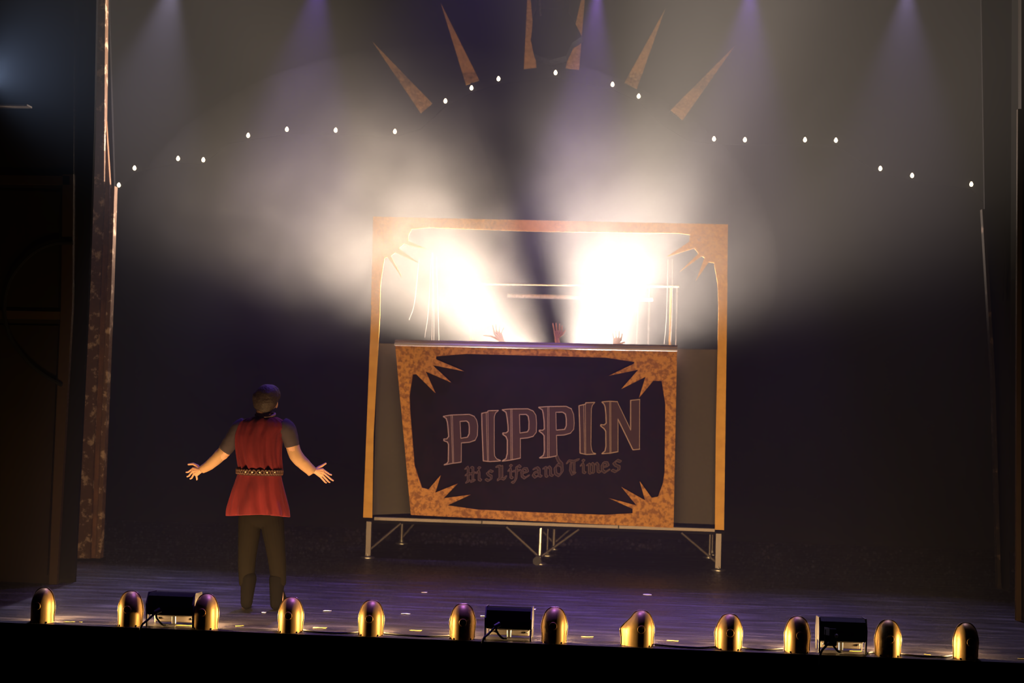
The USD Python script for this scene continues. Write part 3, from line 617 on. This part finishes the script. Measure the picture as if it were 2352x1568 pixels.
# --- the person in red
foot0 = on_floor(603, 1398); YPn = foot0[1]
def P(px, py, dy=0.0): return at(px, py, YPn + dy)
who = thing('person', 'person in red belted tunic seen from behind, arms spread low', 'person', (foot0[0], YPn, 0))
OFF = np.array([foot0[0], YPn, 0])
neck, headc = P(611, 947), P(613, 921, 0.015)
sL, sR = P(560, 982), P(655, 981)
eL, eR = P(513, 1043, 0.02), P(679, 1046, 0.02)
wL, wR = P(463, 1078, 0.10), P(721, 1080, 0.10)
hipL, hipR = P(576, 1185), P(623, 1185)
kL, kR = P(567, 1285, 0.01), P(636, 1285, 0.01)
aL, aR = P(566, 1375, -0.01), P(640, 1374, -0.01)
B = [(P(605, 950, 0), 0.062, P(610, 938, 0.01), 0.055), (P(610, 938, .01), 0.056, headc, 0.075),
     (headc, 0.085, P(613, 908, 0.005), 0.083), (P(612, 932, 0.06), 0.055, P(614, 938, 0.075), 0.040), (P(614, 935, .07), .045, P(613, 912, .06), 0.065),
     (P(582, 988), 0.090, P(620, 988), 0.090), (P(560, 985), 0.058, P(582, 988), 0.085), (P(652, 985), 0.058, P(620, 988), 0.085), (P(606, 955), .060, P(600, 985), .085),
     (P(580, 990), 0.09, P(580, 1075), 0.08), (P(612, 990), 0.09, P(614, 1075), 0.08), (P(580, 1000), .09, P(614, 1060), .085),
     (P(580, 1075), 0.08, hipL, 0.09), (P(614, 1075), 0.08, hipR, 0.09), (hipL, .09, hipR, .09),
     (sL, 0.060, eL, 0.042), (eL, 0.043, wL, 0.026), (sR, 0.060, eR, 0.042), (eR, 0.043, wR, 0.026),
     (hipL, 0.09, kL, 0.055), (kL, 0.055, aL, 0.038), (hipR, 0.09, kR, 0.055), (kR, 0.055, aR, 0.038),
     (aL, .036, P(565, 1393, .12), .028), (aR, .036, P(642, 1391, .12), .028)]
def px_hand(w, ks, ts, th, dyk, dyt, bend, fr=0.0085, PP=P):
    return hand_bones(w, [PP(*k, dyk) for k in ks], [PP(*t, dyt) for t in ts], [PP(*th[0], dyk), PP(*th[1], dyk + 0.01), PP(*th[2], dyk + 0.02)], bend, fr=fr)
B += px_hand(P(460, 1080, .10), [(444, 1075), (443, 1081), (446, 1087), (451, 1091)], [(428, 1084), (430, 1094), (437, 1099), (452, 1101)], [(453, 1070), (444, 1065), (433, 1066)], 0.12, 0.15, np.array([0, 0.012, -0.006]))
B += px_hand(P(724, 1081, .10), [(741, 1078), (742, 1084), (740, 1090), (735, 1093)], [(761, 1090), (765, 1103), (757, 1107), (749, 1108)], [(733, 1073), (740, 1069), (748, 1064)], 0.12, 0.15, np.array([0, 0.012, -0.006]))
body = hull_bones(B, 0.007, 6, 16)
ear = trimesh.creation.icosphere(2, 1.0); ear.apply_scale([0.012, 0.020, 0.032]); ear.apply_translation(P(635, 928, 0.03))
nose = hull_bones([(P(616, 926, .125), .013, P(616, 931, .14), .012), (P(615, 918, .115), .01, P(616, 926, .13), .012)], 0.008, 4, 12)
obj('body', cat_([body, ear, nose]), skin, who, smooth=True, off=OFF)
# hair
hb = [(P(613, 909, -0.012), 0.094, P(612, 918, -0.015), 0.090), (P(612, 918, -0.018), 0.088, P(609, 934, -0.012), 0.066), (P(604, 926, 0.0), .078, P(600, 914, 0.0), .072), (P(621, 906, .03), .082, P(612, 905, .05), .080)]
hm = hull_bones(hb, 0.012, 6, 24); hm.vertices += hm.vertex_normals * (0.008 * (meshkit.fbm(hm.vertices * 38) - 0.5))[:, None]
obj('hair', hm, hair_brown, who, smooth=True, off=OFF)
# tunic bodice and skirt
ROWS = [(957, 585, 636, .080), (962, 566, 648, .100), (969, 552, 658, .112), (980, 546, 661, .122), (1000, 541, 650, .128), (1020, 541, 647, .128), (1045, 543, 645, .124), (1065, 546, 646, .120), (1077, 548, 647, .114)]
SK = [(1083, 547, 647, .114), (1092, 546, 646, .116), (1105, 542, 648, .124), (1125, 536, 652, .138), (1150, 530, 658, .152), (1170, 525, 663, .162), (1182, 524, 664, .166)]
def cloth(rows, n, folds, amp, seed, hem=0.0):
    r = np.random.default_rng(seed); k = [(f, r.uniform(0, 6.28), r.uniform(.5, 1)) for f in folds]; rings = []
    ys = np.array([q[0] for q in rows]); fine = np.linspace(ys[0], ys[-1], 40)
    for yy in fine:
        xl, xr, ry = (np.interp(yy, ys, [q[c] for q in rows]) for c in (1, 2, 3))
        t = (yy - ys[0]) / (ys[-1] - ys[0]); a, b = P(xl, yy), P(xr, yy); c = (a + b) / 2; rx = (b[0] - a[0]) / 2
        th = np.arange(n) * 2 * np.pi / n
        f = sum(w * np.sin(fk * th + ph + 1.2 * np.sin(3 * t + ph)) for fk, ph, w in k) * amp(t)
        se = 0.85; cx_, sy_ = np.sign(np.cos(th)) * np.abs(np.cos(th)) ** se, np.sign(np.sin(th)) * np.abs(np.sin(th)) ** se
        z = c[2] + (a[2] - b[2]) * 0 - hem * t ** 4 * np.sin(2 * th + 1)
        rings.append(np.stack([c[0] + (rx + f * .4) * cx_, YPn + (ry + f) * sy_ + 0.0 * th, z + 0 * th], 1))
    return loft(rings, n)
obj('tunic', cloth(ROWS, 120, (7, 13, 19), lambda t: 0.008 * (0.5 + t), 3), red_cloth, who, smooth=True, off=OFF)
obj('tunic_skirt', cloth(SK, 120, (6, 11, 15), lambda t: 0.003 + 0.017 * t, 5, 0.012), red_cloth, who, smooth=True, off=OFF)
collar = tube(bezier([P(588, 954, -.050), P(600, 957, -.070), P(614, 958, -.072), P(627, 954, -.055), P(631, 951, -.01), P(628, 949, .05), P(610, 950, .075), P(593, 951, .05), P(588, 952, -.01), P(588, 954, -.050)], 6), 0.010, 8)
obj('collar', collar, mat('collar_cloth', (0.20, 0.11, 0.09), 0.85), who, smooth=True, off=OFF)
# belt with woven bands and studs
brow = [(1073, 548, 647, .120), (1091, 547, 646, .121)]
rings = []
th = np.arange(96) * 2 * np.pi / 96
for yy in np.linspace(1074, 1091, 7):
    a, b = P(546, yy), P(648, yy); c = (a + b) / 2; rx = (b[0] - a[0]) / 2
    bulge = 0.004 * math.sin((yy - 1074) / 17 * math.pi)
    rings.append(np.stack([c[0] + (rx + bulge) * np.sign(np.cos(th)) * np.abs(np.cos(th)) ** .85, YPn + (0.121 + bulge) * np.sign(np.sin(th)) * np.abs(np.sin(th)) ** .85, c[2] + 0 * th], 1))
belt = obj('belt', loft(rings, 96), belt_brown, who, smooth=True, off=OFF)
for k in range(2):
    tt = np.linspace(math.pi, 2 * math.pi, 140); zc = P(597, 1082.5)[2]; c = (P(546, 1082) + P(648, 1082)) / 2; rx = (P(648, 1082) - P(546, 1082))[0] / 2 + .006
    pts = np.stack([c[0] + rx * np.sign(np.cos(tt)) * np.abs(np.cos(tt)) ** .85, YPn + 0.127 * np.sign(np.sin(tt)) * np.abs(np.sin(tt)) ** .85, zc + 0.018 * np.sin(tt * 22 + k * math.pi)], 1)
    obj('braid', tube(pts, 0.007, 6), mat(f'braid_{k}', (0.07, 0.026, 0.014), 0.6), belt, smooth=True, off=OFF)
for xs in (560, 572, 588, 605, 621, 636):
    u = (xs - 597) / 51; p = P(xs, 1082 + (xs - 597) * .02); p[1] = YPn - 0.133 * (1 - abs(u) ** 2.3) ** .45
    s = trimesh.creation.icosphere(2, 0.009); s.apply_scale([1, .6, 1]); s.apply_translation(p); obj('stud', s, stud_metal, belt, smooth=True, off=OFF)
# sleeves
def sleeve(pts, radii, n=28, seed=0, wr=0.004):
    Pq = bezier(pts, 10); Rq = np.interp(np.linspace(0, 1, len(Pq)), np.linspace(0, 1, len(radii)), radii)
    m = tube(Pq, Rq, n); m.vertices += m.vertex_normals * (wr * (meshkit.fbm(m.vertices * 22 + seed) - .5) * 2)[:, None]; return m
obj('sleeve', sleeve([P(566, 976), P(552, 985), P(534, 1010, .01), P(516, 1034, .02)], [.068, .074, .066, .056], seed=1), grey_cloth, who, smooth=True, off=OFF)
obj('sleeve', sleeve([P(646, 976), P(658, 985), P(666, 1003, .01), P(671, 1024, .02)], [.068, .074, .066, .058], seed=2), grey_cloth, who, smooth=True, off=OFF)
obj('undersleeve', sleeve([P(522, 1026, .02), P(506, 1045, .03), P(484, 1065, .07), P(464, 1078, .10)], [.048, .050, .042, .034], seed=3), tan_cloth, who, smooth=True, off=OFF)
ur = obj('undersleeve', sleeve([P(669, 1015, .02), P(680, 1045, .03), P(698, 1065, .06), P(717, 1083, .10)], [.052, .055, .050, .044], seed=4), tan_cloth, who, smooth=True, off=OFF)
# trousers and boots
tr = [(hipL, .098, hipR, .098), (hipL, .098, kL, .070), (kL, .072, P(566, 1335, -.005), .060), (hipR, .098, kR, .070), (kR, .072, P(640, 1335, -.005), .060)]
tm = hull_bones(tr, 0.02, 8, 24); tm.vertices += tm.vertex_normals * (0.006 * (meshkit.fbm(tm.vertices * 14) - .5))[:, None]
obj('trousers', tm, trouser_cloth, who, smooth=True, off=OFF)
for (x, y), lab in (((565, 1398), 'l'), ((641, 1396), 'r')):
    f = on_floor(x, y); heel = np.array([f[0], YPn - 0.03, 0.045]); toe = np.array([f[0] + (.03 if lab == 'r' else -.03), YPn + 0.17, 0.035])
    ank = np.array([f[0] + (-.002 if lab == 'r' else .006), YPn - .01, 0.24])
    bt = hull_bones([(heel, .045, toe, .035), (heel, .046, ank, .064), (toe - [0, .05, 0], .038, ank - [0, 0, .08], .05)], 0.012, 5, 20)
    bt.vertices[:, 2] = np.maximum(bt.vertices[:, 2], 0.002)
    obj('boot', bt, boot_black, who, smooth=True, off=OFF)

# --- three performers behind the title panel, arms raised
def performer(px, wrist, ks, ts, th, lab, yq, cloth_mat, fr=0.0085):
    def Q(a, b, dy=0.0): return at(a, b, yq + dy)
    w = Q(*wrist); base = np.array([Q(px, 800)[0], yq, zt - 0.03])
    t = thing('person', lab, 'person', base, group='performers behind the title panel')
    def L(x, y, z): return base + np.array([x, y, z])
    side = 1 if w[0] > base[0] else -1
    sh, osh = L(0.17 * side, 0, 1.22), L(-0.17 * side, 0, 1.22)
    el = (sh + w) / 2 + np.array([0.03 * side, 0.02, -0.02])
    B = [(L(0, 0, 1.28), .055, L(0, -.01, 1.36), .05), (L(0, -.01, 1.40), .085, L(0, -.015, 1.44), .083), (L(0, -.05, 1.36), .05, L(0, -.06, 1.42), .06), (sh, .062, osh, .062), (L(-.07, 0, 1.15), .105, L(.07, 0, 1.15), .105),
         (L(-.06, 0, 1.15), .10, L(-.06, 0, .92), .10), (L(.06, 0, 1.15), .10, L(.06, 0, .92), .10), (L(-.08, .02, .86), .11, L(.08, .02, .86), .11), (sh, .055, el, .042), (el, .042, w, .027),
         (osh, .055, osh + [-.08 * side, -.02, -.26], .042), (osh + [-.08 * side, -.02, -.26], .042, osh + [-.03 * side, -.12, -.46], .026)]
    for s in (-1, 1):
        B += [(L(.08 * s, .02, .86), .09, L(.11 * s, -.14, .47), .06), (L(.11 * s, -.14, .47), .06, L(.11 * s, .02, .09), .042), (L(.11 * s, .02, .07), .04, L(.12 * s, -.14, .035), .03)]
    ow = osh + [-.03 * side, -.12, -.46]
    B += hand_bones(ow, [ow + [.02 * (k - 1.5), -.02, -.08] for k in range(4)], [ow + [.024 * (k - 1.5), -.04, -.16] for k in range(4)], [ow + [.03, -.01, -.03], ow + [.045, -.02, -.06], ow + [.05, -.03, -.09]], np.array([0, -.01, 0]))
    B += px_hand(w, ks, ts, th, -0.01, -0.02, np.array([0, -0.008, 0]), fr, Q)
    bm = hull_bones(B, 0.011, 4, 14)
    obj('body', bm, skin, t, smooth=True, off=base)
    obj('shirt', hull_bones([(L(-.075, 0, 1.15), .122, L(.075, 0, 1.15), .122), (L(-.07, 0, 1.15), .12, L(-.07, 0, .84), .125), (L(.07, 0, 1.15), .12, L(.07, 0, .84), .125), (sh, .075, osh, .075), (sh, .07, sh * .6 + el * .4, .06), (osh, .07, osh + [-.04 * side, -.01, -.12], .06)], 0.03, 5, 16), cloth_mat, t, smooth=True, off=base)
    obj('trousers', hull_bones([q for s in (-1, 1) for q in ((L(.08 * s, .02, .86), .115, L(.11 * s, -.14, .47), .078), (L(.11 * s, -.14, .47), .078, L(.11 * s, .02, .12), .06))], 0.03, 5, 16), trouser_cloth, t, smooth=True, off=base)
    obj('hair', hull_bones([(L(0, .01, 1.43), .092, L(0, .0, 1.46), .09), (L(0, .02, 1.43), .09, L(0, .03, 1.36), .06)], 0.02, 4, 16), hair_brown, t, smooth=True, off=base)
YQ = 6.30
performer(1130, (1158, 787), [(1136, 766), (1141, 763), (1147, 763), (1152, 766)], [(1132, 747), (1140, 745), (1149, 747), (1158, 753)], [(1138, 776), (1126, 772), (1112, 771)], 'person behind the panel whose dark raised hand shows furthest left', YQ, grey_cloth)
performer(1268, (1279, 779), [(1274, 763), (1279, 761), (1285, 761), (1290, 764)], [(1270, 743), (1277, 742), (1285, 744), (1291, 748)], [(1285, 772), (1292, 768), (1298, 759)], 'person behind the panel whose raised forearm shows in the middle', YQ, grey_cloth)
performer(1412, (1411, 796), [(1410, 780), (1415, 777), (1421, 777), (1426, 780)], [(1406, 763), (1414, 760), (1422, 761), (1429, 767)], [(1418, 789), (1426, 789), (1434, 786)], 'person behind the panel whose pale raised hand shows furthest right', YQ, grey_cloth)

# ------------------------------------------------------------------ haze over the stage
hz = usdkit.material(stage, '/World/Looks/stage_haze', {'v': ('principled_volume', {'color': (0.92, 0.90, 0.90), 'density': HAZE['density'], 'anisotropy': HAZE['g']})}, [], volume='v.volume')
tag(obj('stage_haze', bx(0.0, 4.75, 3.6, 11.6, 9.9, 7.1), hz, smooth=False), 'thin theatrical haze filling the air over the stage', 'haze', kind='stuff')

sc, sr = SMOKE['center'], SMOKE['radius']
sm = usdkit.material(stage, '/World/Looks/wagon_smoke', {
    'g': ('geometry', {}), 'o': ('vector_math', {'math_type': 'subtract', 'vector2': sc}), 'd': ('vector_math', {'math_type': 'divide', 'vector2': sr}),
    'l': ('vector_math', {'math_type': 'dot_product'}), 'neg': ('math', {'math_type': 'multiply', 'value2': -1.6}), 'ex': ('math', {'math_type': 'exponent'}),
    'n': ('noise_texture', {'scale': 1.7, 'detail': 4.0, 'roughness': 0.6, 'distortion': 0.6}), 'mr': ('map_range', {'from_min': 0.3, 'from_max': 0.7, 'to_min': 0.25, 'to_max': 1.6, 'clamp': True}),
    'm1': ('math', {'math_type': 'multiply'}), 'm2': ('math', {'math_type': 'multiply', 'value2': SMOKE['density']}),
    'v': ('principled_volume', {'color': (0.94, 0.92, 0.91), 'anisotropy': HAZE['g']})},
    [('g.position', 'o.vector1'), ('o.vector', 'd.vector1'), ('d.vector', 'l.vector1'), ('d.vector', 'l.vector2'), ('l.value', 'neg.value1'), ('neg.value', 'ex.value1'),
     ('g.position', 'n.vector'), ('n.fac', 'mr.value'), ('ex.value', 'm1.value1'), ('mr.result', 'm1.value2'), ('m1.value', 'm2.value1'), ('m2.value', 'v.density')], volume='v.volume')
ball = trimesh.creation.icosphere(3, 1.0); ball.apply_scale(np.array(sr) * 1.45); ball.apply_translation(sc)
tag(obj('wagon_smoke', ball, sm, smooth=False), 'thicker white smoke pouring out above the title panel', 'smoke', kind='stuff')
